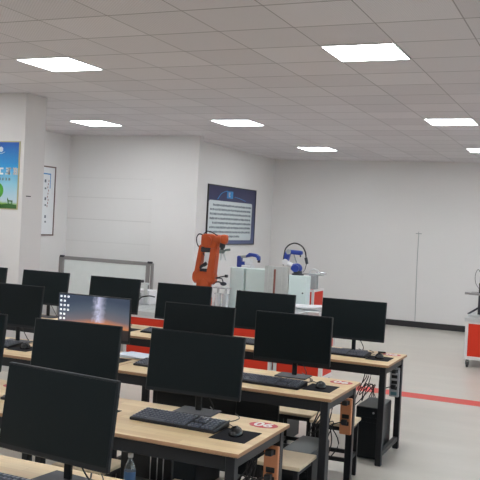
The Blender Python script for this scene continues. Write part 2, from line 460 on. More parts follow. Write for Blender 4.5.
# ------------------------------------------------------------------ monitors
def make_monitor(wall=False):
    t = thing('monitor', 'x', 'monitor')      # origin on desk under the screen plane
    w, z0, z1 = (0.665 if wall else 0.585), 0.108, 0.463
    bm = NB(); box(bm, -w / 2, w / 2, 0.0, 0.022, z0, z1, 0.004)
    box(bm, -.2, .2, 0.02, 0.04, z0 + .06, z1 - .09, 0.01)
    obj('housing', bm, 'case', t)
    if wall:
        bm = NB(); box(bm, -w / 2 + .007, w / 2 - .007, -0.0012, 0.001, -(z1 - z0 - .030) / 2, (z1 - z0 - .030) / 2)
        sc = obj('screen', bm, 'wallpaper', t, loc=(0, 0, (z0 + .022 + z1 - .008) / 2), label='lit screen showing a starry sky above an orange horizon')
        bm = NB()
        for i in range(3):
            for k in range(8):
                if i == 2 and k > 0 and k not in (2, 3): continue
                x_ = -w / 2 + .018 + i * .034; zz = (z1 - z0) / 2 - .034 - k * .0355
                box(bm, x_, x_ + .017, -0.0026, -0.0010, zz - .0075, zz + .0075)
        obj('desktop_icons', bm, 'icon', sc, kind='stuff')
    else:
        bm = NB(); box(bm, -w / 2 + .007, w / 2 - .007, -0.0012, 0.001, z0 + .022, z1 - .008)
        obj('screen', bm, 'screen', t)
    bm = NB(); box(bm, -.018, .018, 0.085, 0.105, 0.008, 0.30, 0.004); box(bm, -.03, .03, 0.035, 0.09, 0.225, 0.29, 0.006)
    obj('stand_neck', bm, 'case', t)
    bm = NB(); box(bm, -.12, .12, -0.01, 0.16, 0.0, 0.009, 0.004)
    obj('stand_foot', bm, 'basegrey', t)
    bm = NB(); tube(bm, [(.012, .045, .20), (.05, .08, .12), (.085, .10, .05), (.07, .15, .008), (.02, .22, .006)], .0035, 6, 5)
    obj('monitor_cable', bm, 'cable', t, smooth=True)
    return t
mon = make_monitor(); monw = make_monitor(True)
MG = 'flat black monitors on the desks'
mons = [
 (1, -1.958, 2.705, -0.111, 'large black monitor nearest to the camera at the bottom left'),
 (2, -2.055, 4.128, 0.041, 'black monitor behind the large keyboard in the second row, centre of picture'),
 (2, -2.795, 4.02, 0.07, 'black monitor standing just behind the nearest monitor, below the sunset screen'),
 (2, -3.600, 4.00, 0.0, 'sliver of black monitor at the left edge, level with the second row'),
 (3, -1.984, 5.55, 0.017, 'black monitor above the third row keyboard, right of centre'),
 (3, -2.745, 5.54, 0.03, 'black monitor directly behind the centre one, below the orange robot'),
 (3, -4.465, 5.50, 0.02, 'black monitor at the left edge, left of the sunset screen'),
 (4, -1.964, 7.067, 0.037, 'rightmost black monitor, on the farthest desk beside open floor'),
 (4, -2.806, 7.040, 0.045, 'black monitor in front of the aluminium panel and blue robots'),
 (4, -3.672, 7.060, 0.03, 'black monitor right below the orange robot, left of it in the far row'),
 (4, -4.465, 7.060, 0.02, 'black monitor in front of the whiteboard, above the sunset screen'),
 (4, -5.325, 7.060, 0.02, 'black monitor in front of the left post of the whiteboard'),
 (4, -6.14, 7.060, 0.02, 'black monitor corner at the left picture edge below the sky poster'),
]
for i, (r, x, y, rz, lab) in enumerate(mons):
    m_ = place(mon, i > 0, (x, y, DH), rz, lab, MG)
    lift = {6: .028, 9: .008, 10: .020, 11: .024, 12: .024}.get(i)
    if lift:        # screens set a little higher on their necks
        for ch in m_.children:
            if ch.name.split('.')[0] in ('housing', 'screen'): ch.location.z += lift
    lean = {0: 0.125, 4: 0.045}.get(i)
    if lean:        # tilted back on the neck
        pv = Vector((0, .035, .26)); rm = Matrix.Rotation(-lean, 3, 'X')
        for ch in m_.children:
            if ch.name.split('.')[0] in ('housing', 'screen'):
                ch.rotation_euler = (-lean, 0, 0); ch.location = pv - rm @ pv
# lit one
monw.location = (-3.655, 5.50, DH); monw.rotation_euler = (0, 0, 0.035)
tag(monw, 'monitor switched on, showing a starry sky and orange sunset with icons', 'monitor', MG)

# ------------------------------------------------------------------ keyboards, mats, mice
def make_keyboard():
    t = thing('keyboard', 'x', 'keyboard')
    W, Dp = 0.52, 0.185
    bm = NB(); prism(bm, [(0, 0), (Dp, 0), (Dp, .034), (0, .016)], 'x', -W / 2, W / 2, bev=.004)
    obj('keyboard_body', bm, 'kb', t)
    bm = NB()
    rows = 6; cw = 0.0235
    blocks = [(-W / 2 + .012, 14), (-W / 2 + .355, 3), (-W / 2 + .435, 3)]
    for r in range(rows):
        y0 = .012 + r * .027; z = .016 + (y0 + .012) / Dp * .018
        for bx, n in blocks:
            if bx > -W / 2 + .3 and n == 3 and bx < -W / 2 + .4 and r in (2,): continue
            k = 0
            while k < n:
                wkey = 1
                if r == 0 and n == 14 and k == 4: wkey = 5
                x_ = bx + k * cw
                vs = box(bm, x_, x_ + cw * wkey - .0055, y0, y0 + .0205, z - .002, z + .008)
                for v in vs:
                    if v.co.z > z: v.co.x += .0018 * (1 if v.co.x < x_ + cw * wkey / 2 else -1); v.co.y += .0018 * (1 if v.co.y < y0 + .01 else -1)
                k += wkey
    obj('keycaps', bm, 'keys', t, kind='stuff')
    bm = NB(); tube(bm, [(.05, Dp - .004, .02), (.08, Dp + .05, .006), (.2, Dp + .06, .006), (.23, Dp + .18, .006), (.16, Dp + .28, .006)], .0028, 6, 6)
    obj('keyboard_cable', bm, 'cable', t, smooth=True)
    return t
def make_mouse():
    t = thing('computer_mouse', 'x', 'mouse')
    bm = NB(); bmesh.ops.create_uvsphere(bm, u_segments=24, v_segments=14, radius=1.0)
    for v in bm.verts:
        x, y, z = v.co
        yy = y * .062; xx = x * (.038 - .004 * y * y + .003 * (y < 0) * abs(y)); zz = max(z, -0.08) * (.042 - .008 * (y + 0.3) ** 2) + .003
        v.co = (xx, yy, zz)
    obj('mouse_shell', bm, 'mouse', t, smooth=True)
    bm = NB(); cyl(bm, (-.004, .028, .031), (.004, .028, .031), .009, seg=14); obj('scroll_wheel', bm, 'wheel', t, smooth=True)
    bm = NB(); tube(bm, [(0, .052, .012), (0.0, .09, .004), (-.05, .16, .004), (-.09, .22, .004), (-.08, .27, .004)], .0022, 6, 6)
    obj('mouse_cable', bm, 'cable', t, smooth=True)
    return t
def make_pad():
    bm = NB(); box(bm, -.10, .10, 0, .235, 0, .003, 0.0012)
    return tag(obj('mouse_mat', bm, 'pad'), 'x', 'mouse mat')
kb, ms, pd = make_keyboard(), make_mouse(), make_pad()
stations = [
 (2, -1.51, 'of the second row desk with the red 06 oval', 0.30),
 (3, -1.53, 'on the third row desk right of centre', 0.17),
 (4, -1.51, 'on the farthest desk beside the open floor', 0.26),
 (1, -1.53, 'on the nearest desk at the bottom left', 0.27),
 (2, -2.37, 'behind the nearest monitor on the second row desk', 0.27),
 (3, -2.35, 'behind the centre monitor on the third row desk', 0.25),
 (3, -3.20, 'on the third row below the sunset screen', 0.26),
 (3, -4.03, 'below the left edge monitor of the third row', 0.26),
 (4, -2.36, 'in the farthest row, left end of the right desk', 0.26),
 (4, -3.22, 'in the far row left of the orange robot', 0.26),
 (4, -4.03, 'in the farthest row behind the sunset screen', 0.26),
]
for i, (r, xr, lab, yo) in enumerate(stations):
    f = ROWS[r]
    place(kb, i > 0, (xr - .515, f + yo, DH), -0.03, 'black keyboard ' + lab.replace('of the', 'on the', 1), 'black keyboards')
    place(pd, i > 0, (xr - .15, f + .215, DH), 0, 'black square mouse mat ' + lab.replace('of the', 'on the', 1), 'black mouse mats')
    place(ms, i > 0, (xr - .155, f + .345, DH + .003), 0.25, 'black mouse resting on the mat ' + lab.replace('of the', 'on the', 1), 'black mice')

# ------------------------------------------------------------------ stools
def make_stool():
    t = thing('wooden_top_stool', 'x', 'stool')
    w, d, h = .34, .30, .455
    bm = NB(); box(bm, -w / 2, w / 2, -d / 2, d / 2, h - .025, h, 0.006, seg=2)
    obj('seat', bm, 'stooltop', t)
    for sx in (-1, 1):
        for sy in (-1, 1):
            bm = NB(); cx, cy = sx * (w / 2 - .03), sy * (d / 2 - .03)
            box(bm, cx - .015, cx + .015, cy - .015, cy + .015, 0, h - .025, 0.002); obj('leg', bm, 'frame', t)
    for nm, z in (('foot_rails', .16), ('seat_rails', h - .06)):
        bm = NB(); a, b_ = w / 2 - .03, d / 2 - .03
        for s in (-1, 1):
            box(bm, -a - .01, a + .01, s * b_ - .01, s * b_ + .01, z, z + .03)
            box(bm, s * a - .01, s * a + .01, -b_ + .01, b_ - .01, z, z + .03)
        obj(nm, bm, 'frame', t)
    return t
st = make_stool(); SG = 'black framed stools with pale wooden seats'
stools = [(-1.752, 4.91, PI / 2, 'stool with pale wood seat below the third row desk, right of the orange strip'),
          (-2.16, 6.27, 0, 'stool seen under the third row desk, in front of the farthest desk'),
          (-1.985, 4.0, 0, 'stool with pale seat pushed under the second row desk, bottom centre'),
          (-2.73, 4.14, 0, 'stool pushed under the second row desk beside the water bottle'),
          (-1.80, 6.14, 0.05, 'stool behind the end frame of the third row desk'),
          (-2.72, 6.27, 0, 'stool mostly hidden between the third and farthest rows')]
for i, (x, y, rz, lab) in enumerate(stools): place(st, i > 0, (x, y, 0), rz, lab, SG)

# ------------------------------------------------------------------ computer towers
def make_tower():
    t = thing('computer_tower', 'x', 'computer tower')
    w, d, h = .20, .43, .445
    bm = NB(); box(bm, -w / 2, w / 2, 0.012, d, 0.012, h - .006, 0.003); obj('tower_case', bm, 'tower', t)
    bm = NB(); box(bm, -w / 2 + .001, w / 2 - .001, .001, d - .002, h - .006, h, 0.002); obj('top_panel', bm, 'towertop', t)
    bm = NB(); box(bm, -w / 2, w / 2, 0, 0.012, 0.012, h - .006, 0.003)
    for z in (.33, .29): box(bm, -w / 2 + .02, w / 2 - .02, -.002, 0, z, z + .028)
    obj('front_panel', bm, 'case', t)
    bm = NB(); cyl(bm, (0.05, -.003, .40), (0.05, 0, .40), .009, seg=14); obj('power_button', bm, 'silver', t)
    bm = NB()
    for sx in (-1, 1):
        for y in (.05, d - .05): cyl(bm, (sx * .07, y, 0), (sx * .07, y, .013), .014, seg=12)
    obj('feet', bm, 'wheel', t)
    return t
tw = make_tower(); TG = 'black computer towers under the desks'
towers = [(-1.70, 6.74, 'computer tower with grey top under the farthest desk at the right end'),
          (-1.76, 5.11, 'computer tower behind the stool under the third row desk'),
          (-2.28, 3.66, 'computer tower under the second row desk that carries the water bottle'),
          (-2.62, 5.16, 'computer tower under the middle of the third row desk'),
          (-2.55, 6.74, 'computer tower under the middle of the farthest desk')]
for i, (x, y, lab) in enumerate(towers): place(tw, i > 0, (x, y, 0), 0, lab, TG)

def make_dark_panel(rails=True):
    t = thing('cable_duct_panel', 'x', 'panel')  # plain dark sheet that fills the dark area under a desk
    bm = NB(); box(bm, -.17, .17, 0, .03, .05, .62, .003); box(bm, -.17, -.12, -.03, .06, 0, .05, .003); box(bm, .12, .17, -.03, .06, 0, .05, .003)
    obj('panel', bm, 'tower', t)
    for x in ((.03, .075, .115) if rails else ()):
        bm = NB(); box(bm, x, x + .006, -.006, 0, .06, .60, .002); obj('edge_rail', bm, 'silver', t)
    return t
dp = make_dark_panel(); dq = make_dark_panel(False)
place(dp, False, (-2.34, 4.135, 0), 0, 'dark upright panel with silver edges under the second row desk', 'dark panels under the desks')
place(dq, False, (-2.26, 5.625, 0), 0, 'dark upright panel under the third row desk, right of the centre monitor', 'dark panels under the desks')
place(dq, True, (-2.602, 5.625, 0), 0, 'dark upright panel under the third row desk behind the right half of the centre monitor', 'dark panels under the desks')
place(dq, True, (-2.944, 5.625, 0), 0, 'leftmost dark upright panel under the third row desk', 'dark panels under the desks')
# ------------------------------------------------------------------ power strips on the desk ends
def make_strip(body, grey=False):
    t = thing('power_strip', 'x', 'power strip')       # hangs down: origin = top, long axis -z, face towards -y
    L = .26
    bm = NB(); box(bm, -.042, .042, 0, .028, -L, 0, 0.006, seg=2); obj('strip_body', bm, body, t)
    for k in ((0, 1, 2, 3, 4) if grey else (0, 2, 3)):
        z = -.030 - k * .050
        bm = NB(); box(bm, -.026, .026, -.002, .001, z - .015, z + .015, 0.002)
        obj('socket', bm, 'socket' if not (grey and k == 4) else 'blueplug', t)
    for k, z in ((0, -.03), (1, -.165)):
        bm = NB(); box(bm, -.022, .018, -.040, -.002, z - .017, z + .017, 0.006, seg=2)
        tube(bm, [(-.01, -.035, z), (-.05, -.05, z - .01), (-.11, -.04, z - .05), (-.13, -.02, z - .14), (-.12, .0, z - .3)], .0045, 6, 6)
        obj('plug', bm, 'cable', t)
    return t
s1 = make_strip('orange_strip'); s2 = make_strip('grey_strip', True)
place(s1, False, (-1.567, ROWS[2] + DD - .125, .735), 0, 'orange power strip with black plugs hanging at the second row desk end', 'power strips on desk ends')
place(s1, True, (-1.575, ROWS[3] + DD - .125, .735), 0, 'orange power strip hanging at the third row desk end', 'power strips on desk ends')
place(s2, False, (-1.585, ROWS[4] + DD - .12, .73), 0, 'grey power strip with black sockets on the farthest desk end', 'power strips on desk ends')
# loose cable bundles dropping behind each right-hand desk
def cable_bundle(x, y, lab, n=5, seed=1):
    rr = random.Random(seed); bm = NB()
    for k in range(n):
        a = rr.uniform(-.06, .06); b_ = rr.uniform(-.05, .05)
        tube(bm, [(x + a, y, .742), (x + a + .02, y - .03 + b_, .62), (x + a - .05, y - .06, .50 - .05 * k), (x + .04 + b_, y - .05, .56), (x + .07 + a, y - .02, .40), (x + .02, y - .04 + b_, .2), (x + .05 + a, y - .06, .012)], .0045, 6, 6)
    tag(obj('cable_bundle', bm, 'cable', smooth=True), lab, 'cables', 'cable bundles under the desks')
cable_bundle(-1.83, ROWS[4] + .665, 'tangle of black cables hanging under the farthest desk', 4, 3)
cable_bundle(-1.72, ROWS[2] + .62, 'tangle of black cables hanging behind the second row desk leg', 6, 5)
cable_bundle(-1.74, ROWS[3] + .66, 'tangle of black cables hanging under the third row desk end', 4, 9)

# small things on desks
bm = NB()
box(bm, -.16, .14, -.10, .11, 0, .012, .002, Matrix.Rotation(.1, 4, 'Z')); box(bm, -.12, .15, -.11, .09, .012, .020, .002, Matrix.Rotation(-.12, 4, 'Z'), mi=1)
tag(obj('paper_stack', bm, ['bluepaper', 'paper'], loc=(-3.30, ROWS[3] + .60, DH)), 'white and pale blue papers lying at the back of the third row desk', 'papers')
bm = NB(); box(bm, -.035, .035, -.012, .012, 0, .014, .004)
tag(obj('usb_stick', bm, 'kb', loc=(-1.72, ROWS[4] + .66, DH), rot=(0, 0, .2)), 'small black stick beside the red print on the farthest desk', 'usb stick')

# water bottle on the bottom stool
bt = thing('water_bottle', 'clear plastic water bottle with blue label standing on a tower under the second row desk', 'bottle', (-2.245, 3.80, .445))
bm = NB(); lathe(bm, [(.026, 0), (.031, .006), (.031, .05), (.028, .06), (.031, .07), (.031, .135), (.027, .155), (.015, .185), (.012, .195), (.012, .205)])
obj('bottle_body', bm, 'water', bt, smooth=True)
bm = NB(); lathe(bm, [(.0318, .075), (.0318, .13)]); obj('bottle_label', bm, 'bottlelabel', bt, smooth=True, label='blue wrap-around label')
bm = NB(); lathe(bm, [(.0145, .203), (.0145, .222)], 16); obj('cap', bm, 'robowhite', bt, smooth=True)

# ------------------------------------------------------------------ carts with red panels
def make_cart(w=.86, d=.9, h=.73):
    t = thing('red_panel_cart', 'x', 'cart')
    bm = NB(); p = .045; zb = .115
    for x in (0, w - p):
        for y in (0, d - p): box(bm, x, x + p, y, y + p, zb, h - .06, .003)
    for z, hh in ((zb, .05), (h - .06 - .028, .028)):
        for y in (0, d - p): box(bm, p, w - p, y, y + p, z, z + hh, .003)
        for x in (0, w - p): box(bm, x, x + p, p, d - p, z, z + hh, .003)
    obj('cart_frame', bm, 'cartwhite', t)
    zz0, zz1 = zb + .05, h - .088
    for nm, a in (('front_panel', (p, w - p, .006, .016)), ('back_panel', (p, w - p, d - .016, d - .006))):
        bm = NB(); box(bm, a[0], a[1], a[2], a[3], zz0, zz1); q = obj(nm, bm, 'cartred', t)
    for x in (.006, w - .016):
        bm = NB(); box(bm, x, x + .01, p, d - p, zz0, zz1); obj('side_panel', bm, 'cartred', t)
    bm = NB(); box(bm, -.012, w + .012, -.012, d + .012, h - .06, h, .004)
    for k in range(6):
        y = .06 + k * (d - .12) / 5; box(bm, 0, w, y, y + .018, h, h + .006)
    obj('slotted_worktop', bm, 'alu', t)
    for x in (.05, w - .05):
        for y in (.05, d - .05):
            bm = NB(); box(bm, x - .02, x + .02, y - .028, y + .028, .088, zb); box(bm, x - .026, x - .019, y - .018, y + .018, .035, .09); box(bm, x + .019, x + .026, y - .018, y + .018, .035, .09)
            c_ = obj('caster', bm, 'caster', t)
            bm = NB(); cyl(bm, (x - .015, y, .04), (x + .015, y, .04), .04, seg=20); obj('caster_wheel', bm, 'wheel', c_, smooth=True)
    return t
ct = make_cart(); CG = 'white framed carts with red panels'
carts = [(-1.715, 12.28, 0, 'red panelled cart standing alone at the right picture edge'),
         (-4.42, 9.25, 0, 'red panelled cart directly behind the far row, left of the small shallow cart'),
         (-5.66, 9.25, 0, 'red panelled cart behind the far row, in front of the orange robot'),
         (-6.545, 9.25, 0, 'leftmost red panelled cart, right of the whiteboard, under the instrument box'),
         (-5.50, 10.175, 0, 'red panelled cart that carries the orange robot'),
         (-4.615, 10.175, 0, 'red panelled cart that carries the two pale controller boxes'),
         (-4.45, 11.102, 0, 'rear red panelled cart that carries the larger blue robot arm')]
for i, (x, y, rz, lab) in enumerate(carts): place(ct, i > 0, (x, y, 0), rz, lab, CG)
small = make_cart(.62, .45); place(small, False, (-3.535, 9.25, 0), 0, 'small shallow red panelled cart below the third row monitor right of centre', CG)
TT = .736          # height of slotted top

# tall red machine cabinet behind the tray
tc_ = thing('machine_cabinet', 'tall red machine cabinet with white edges behind the white controller box', 'cabinet', (-4.40, 12.02, 0))
bm = NB(); p = .035; w, d, h = .42, .52, .965
for x in (0, w - p):
    for y in (0, d - p): box(bm, x, x + p, y, y + p, .02, h - p)
for z in (.02, h - p):
    box(bm, 0 if z > .5 else p, w if z > .5 else w - p, 0, p, z, z + p); box(bm, 0 if z > .5 else p, w if z > .5 else w - p, d - p, d, z, z + p)
    box(bm, 0, p, p, d - p, z, z + p); box(bm, w - p, w, p, d - p, z, z + p)
obj('cabinet_frame', bm, 'cartwhite', tc_)
bm = NB(); box(bm, .008, w - .008, .008, d - .008, .05, h - .012); obj('cabinet_body', bm, 'cartred', tc_)
bm = NB()
for x in (.05, w - .05):
    for y in (.05, d - .05): cyl(bm, (x, y, 0), (x, y, .025), .02, seg=12)
obj('feet', bm, 'wheel', tc_)

# grey gripper fixture lying on the machine cabinet
gf = thing('clamp_fixture', 'grey metal clamp fixture with curved handle on the tall red cabinet', 'fixture', (-3.995, 12.2, .965))
bm = NB(); box(bm, -.12, .0, -.06, .06, 0, .22, .004); box(bm, -.22, .10, -.05, .05, .22, .24, .003); obj('fixture_block', bm, 'cabside', gf)
bm = NB(); tube(bm, [(-.13, 0, .24), (-.11, 0, .29), (-.05, 0, .31), (.01, 0, .28), (.03, 0, .24)], .014, 8, 6); obj('curved_handle', bm, 'alu', gf, smooth=True)
bm = NB(); cyl(bm, (-.02, 0, .262), (.15, 0, .258), .011, seg=10); obj('clamp_rod', bm, 'steel', gf, smooth=True)

# ------------------------------------------------------------------ controller boxes
def controller(name, x0, x1, y0, y1, z0, z1, lab):
    t = thing(name, lab, 'controller box', ((x0 + x1) / 2, (y0 + y1) / 2, z0), 0, 'white controller boxes')
    w, d, h = x1 - x0, y1 - y0, z1 - z0
    bm = NB(); box(bm, -w / 2, w / 2, -d / 2, d / 2, .01, h, .006, seg=2); obj('enclosure', bm, 'cabinet', t)
    bm = NB(); box(bm, -w / 2 + .02, w / 2 - .02, -d / 2 - .004, -d / 2, .04, h - .03, .001); obj('front_door', bm, 'cabinet', t)
    bm = NB(); cyl(bm, (w / 2 - .05, -d / 2 - .012, h * .45), (w / 2 - .05, -d / 2 - .004, h * .45), .012, seg=14); obj('door_lock', bm, 'darkmetal', t)
    bm = NB()
    for sx in (-1, 1):
        for sy in (-1, 1): cyl(bm, (sx * (w / 2 - .03), sy * (d / 2 - .03), 0), (sx * (w / 2 - .03), sy * (d / 2 - .03), .012), .012, seg=10)
    obj('feet', bm, 'wheel', t)
    return t
controller('controller_box', -4.69, -4.48, 10.42, 10.78, TT + .0, 1.32, 'narrow pale controller box right of the orange robot gripper')
controller('controller_box', -4.455, -4.04, 10.42, 10.78, TT + .0, 1.315, 'wide pale controller box carrying the small blue robot')
controller('controller_box', -4.25, -3.93, 11.50, 11.70, TT + .0, 1.20, 'white controller box below the larger blue robot arm')

# ------------------------------------------------------------------ orange six axis robot
RX, RY = -5.02, 10.28
rb = thing('orange_robot_arm', 'orange six-axis robot arm with grey gripper standing behind the far row of monitors', 'robot arm', (RX, RY, TT))
def L(x, z, y=0.0): return (x - RX, y, z - TT)
bm = NB(); lathe(bm, [(.16, 0), (.16, .03), (.13, .05), (.12, .12), (.13, .14), (.13, .20)], 28); box(bm, -.10, .10, .03, .17, .03, .14, .01)
obj('robot_base', bm, 'orange', rb, smooth=True)
bm = NB(); cyl(bm, L(-5.17, 1.155), L(-4.83, 1.155), .092, seg=32); box(bm, -.10, .12, -.08, .09, .20, .36, .03, seg=3)
cyl(bm, L(-5.192, 1.155), L(-5.17, 1.155), .07, seg=24); cyl(bm, L(-4.83, 1.155), L(-4.805, 1.155), .07, seg=24)
cyl(bm, L(-5.0, 1.13), L(-5.0, .93), .10, .12, seg=28)
obj('shoulder', bm, 'orange', rb, smooth=True)
# upper arm : two side plates leaning right, open in the middle
def plate(bm, xa, xb, w0, w1, t0, t1, za, zb):
    vs = []
    for (xc, z, w, d) in ((xa, za, w0, t0), (xb, zb, w1, t1)):
        for sx, sy in ((-1, -1), (1, -1), (1, 1), (-1, 1)):
            vs.append(bm.verts.new(L(xc + sx * w / 2, z, sy * d)))
    fs = [bm.faces.new([vs[i] for i in q]) for q in ((3, 2, 1, 0), (4, 5, 6, 7), (0, 1, 5, 4), (1, 2, 6, 5), (2, 3, 7, 6), (3, 0, 4, 7))]
    bmesh.ops.recalc_face_normals(bm, faces=fs)
    es = list({e for f in fs for e in f.edges})
    bmesh.ops.bevel(bm, geom=es, offset=.012, segments=2, affect='EDGES')
bm = NB(); plate(bm, -5.125, -5.065, .085, .07, .085, .06, 1.17, 1.60); obj('upper_arm', bm, 'orange', rb, smooth=True)
bm = NB(); plate(bm, -4.885, -4.835, .125, .105, .09, .07, 1.17, 1.60); obj('upper_arm', bm, 'orange', rb, smooth=True)
bm = NB(); box(bm, -5.09 - RX, -4.93 - RX, -.05, .05, 1.215 - TT, 1.28 - TT, .01); cyl(bm, L(-5.07, 1.28, -.04), L(-4.96, 1.35, -.04), .028, seg=14); obj('arm_motor', bm, 'darkmetal', rb, smooth=True)
bm = NB(); box(bm, -5.07 - RX, -4.90 - RX, -.07, .06, 1.50 - TT, 1.575 - TT, .015)
obj('elbow_motor', bm, 'darkmetal', rb, smooth=True)
bm = NB(); box(bm, -5.04 - RX, -4.94 - RX, -.06, -.05, 1.275 - TT, 1.30 - TT, .003); obj('rating_plate', bm, 'robowhite', rb)
bm = NB(); box(bm, -5.0 - RX, -4.92 - RX, -.045, -.035, 1.36 - TT, 1.485 - TT, .004)
obj('warning_plate', bm, 'robowhite', rb, label='white plate between the arm plates')
# elbow housing and forearm reaching to the right
bm = NB(); prism(bm, [L(-5.06, 1.60)[::2], L(-5.055, 1.735)[::2], L(-5.0, 1.755)[::2], L(-4.83, 1.75)[::2], L(-4.78, 1.70)[::2], L(-4.775, 1.62)[::2], L(-4.80, 1.56)[::2], L(-5.0, 1.565)[::2]], 'y', -.10, .11, bev=.02)
cyl(bm, L(-4.93, 1.655, -.13), L(-4.93, 1.655, -.09), .07, seg=28)
obj('elbow', bm, 'orange', rb, smooth=True)
bm = NB(); cyl(bm, L(-4.86, 1.68, -.02), L(-4.67, 1.69, -.10), .068, .06, 24); ball(bm, L(-4.645, 1.69, -.11), .07)
box(bm, -4.69 - RX, -4.59 - RX, -.17, -.05, 1.635 - TT, 1.755 - TT, .025, seg=3)
obj('forearm', bm, 'orange', rb, smooth=True)
bm = NB(); cyl(bm, L(-4.665, 1.64, -.11), L(-4.675, 1.575, -.11), .046, seg=22); cyl(bm, L(-4.675, 1.575, -.11), L(-4.675, 1.55, -.11), .03, seg=22)
obj('wrist', bm, 'darkmetal', rb, smooth=True)
bm = NB(); box(bm, -4.71 - RX, -4.635 - RX, -.14, -.08, 1.50 - TT, 1.55 - TT, .006)
tube(bm, [L(-4.65, 1.53, -.11), L(-4.60, 1.55, -.11), L(-4.535, 1.558, -.11)], .016, 8, 4)
obj('gripper_body', bm, 'caster', rb)
for s_, (xa, xb) in enumerate(((-4.69, -4.685), (-4.645, -4.595))):
    bm = NB(); plate(bm, xa, xb, .030, .018, .018, .012, 1.51, 1.40)
    o = obj('gripper_finger', bm, 'alu', rb); o.location.y = -.11
bm = NB(); tube(bm, [L(-5.03, 1.735, -.08), L(-5.10, 1.745, -.08), L(-5.145, 1.69, -.07), L(-5.135, 1.60, -.05), L(-5.08, 1.54, -.02), L(-5.02, 1.45, .0)], .009, 8, 6)
tube(bm, [L(-5.02, 1.75, -.08), L(-4.95, 1.79, -.09), L(-4.86, 1.775, -.10), L(-4.76, 1.74, -.12)], .007, 8, 6)
obj('hose', bm, 'hose', rb, smooth=True)

rb.location.x -= .015; rb.scale = (.88, .8, 1.015)
# small teaching gripper (black claw) right of the robot foot
tl = thing('spare_gripper', 'small black claw gripper standing on a jig just right of the orange robot', 'gripper', (-4.72, 10.27, TT + .285 + .018))
bm = NB(); box(bm, -.05, .05, -.04, .04, 0, .012); cyl(bm, (0, 0, .012), (0, 0, .06), .012, seg=10); obj('stand', bm, 'alu', tl)
bm = NB(); tube(bm, [(0, 0, .03), (-.06, 0, .07), (-.13, 0, .06), (-.16, 0, .03)], .009); tube(bm, [(0, 0, .05), (-.03, 0, .12), (-.12, 0, .12), (-.02, 0, .15), (.05, 0, .16)], .008)
ball(bm, (0, 0, .05), .035, (1.4, .8, .8)); box(bm, .02, .06, -.02, .02, .14, .18, .004)
obj('claw', bm, 'darkmetal', tl, smooth=True)

# ------------------------------------------------------------------ blue robots
b1 = thing('small_blue_robot', 'small blue and white robot arm bent over the wide pale controller box', 'robot arm', (-4.50, 10.60, 1.315))
bm = NB(); box(bm, -.075, .075, -.07, .07, 0, .04, .008, seg=2); obj('base', bm, 'robowhite', b1)
bm = NB(); box(bm, -.04, .05, -.05, .05, .04, .13, .015, seg=3); obj('pedestal', bm, 'robowhite', b1, smooth=True)
bm = NB(); box(bm, -.165, -.10, -.045, .045, -.0, .165, .02, seg=3); box(bm, -.13, -.03, -.04, .04, .04, .085, .01)
obj('lower_arm', bm, 'blue', b1, smooth=True)
bm = NB(); box(bm, -.145, .0, -.035, .035, .145, .185, .015, Matrix.Rotation(-.12, 4, 'Y'), seg=2); obj('arm_cover', bm, 'cabside', b1, smooth=True)
bm = NB(); prism(bm, [(-.03, .175), (.02, .215), (.12, .205), (.17, .17), (.175, .12), (.145, .115), (.13, .155), (.06, .165), (-.03, .145)], 'y', -.04, .04, bev=.008); obj('forearm', bm, 'blue', b1, smooth=True)
bm = NB(); cyl(bm, (.16, 0, .125), (.16, 0, .085), .02, seg=14); obj('wrist', bm, 'darkmetal', b1, smooth=True)

b2 = thing('blue_robot_arm', 'larger blue robot arm with black looping hose above the white controller box', 'robot arm', (-4.13, 11.66, 1.20))
bm = NB(); lathe(bm, [(.10, 0), (.10, .02), (.075, .03), (.07, .07)], 24); obj('base', bm, 'darkmetal', b2, smooth=True)
bm = NB(); ball(bm, (-.02, 0, .11), .085, (1.1, .8, .95)); cyl(bm, (-.02, -.085, .11), (-.02, .085, .11), .06, seg=24); cyl(bm, (-.10, 0, .13), (-.02, 0, .10), .055, .07); obj('shoulder', bm, 'blue', b2, smooth=True)
bm = NB(); cyl(bm, (-.215, -.05, .20), (-.215, .05, .20), .05, seg=22); cyl(bm, (-.22, 0, .20), (-.06, 0, .12), .035, .045); obj('joint_housing', bm, 'robowhite', b2, smooth=True)
bm = NB(); prism(bm, [(-.25, .21), (-.175, .21), (-.135, .35), (-.15, .38), (-.215, .38), (-.235, .35)], 'y', -.04, .04, bev=.012); obj('lower_arm', bm, 'blue', b2, smooth=True)
bm = NB(); cyl(bm, (-.165, -.05, .37), (-.165, .05, .37), .042, seg=20); cyl(bm, (-.10, 0, .38), (-.03, 0, .20), .012, seg=10); obj('elbow', bm, 'cabside', b2, smooth=True)
bm = NB(); prism(bm, [(-.14, .335), (.04, .325), (.065, .345), (.065, .385), (.04, .40), (-.13, .405), (-.155, .37)], 'y', -.042, .042, bev=.014); obj('forearm', bm, 'blue', b2, smooth=True)
bm = NB(); cyl(bm, (.03, 0, .33), (.03, 0, .295), .012, seg=12); obj('tool_tip', bm, 'darkmetal', b2, smooth=True)
bm = NB(); tube(bm, [(-.255, .0, .14), (-.26, 0, .22), (-.25, 0, .33), (-.23, 0, .42), (-.16, 0, .49), (-.06, 0, .515), (.05, 0, .47), (.11, 0, .38), (.13, 0, .28), (.145, 0, .22)], .012, 8, 6); obj('hose', bm, 'hose', b2, smooth=True)
bm = NB(); cyl(bm, (.125, 0, .29), (.15, 0, .19), .027, .022, 14); cyl(bm, (.14, 0, .19), (.12, 0, .10), .006, seg=8); cyl(bm, (.12, 0, .10), (.09, 0, .05), .004, seg=8); obj('torch_head', bm, 'darkmetal', b2, smooth=True)
b2.scale = (.93, .93, .93)

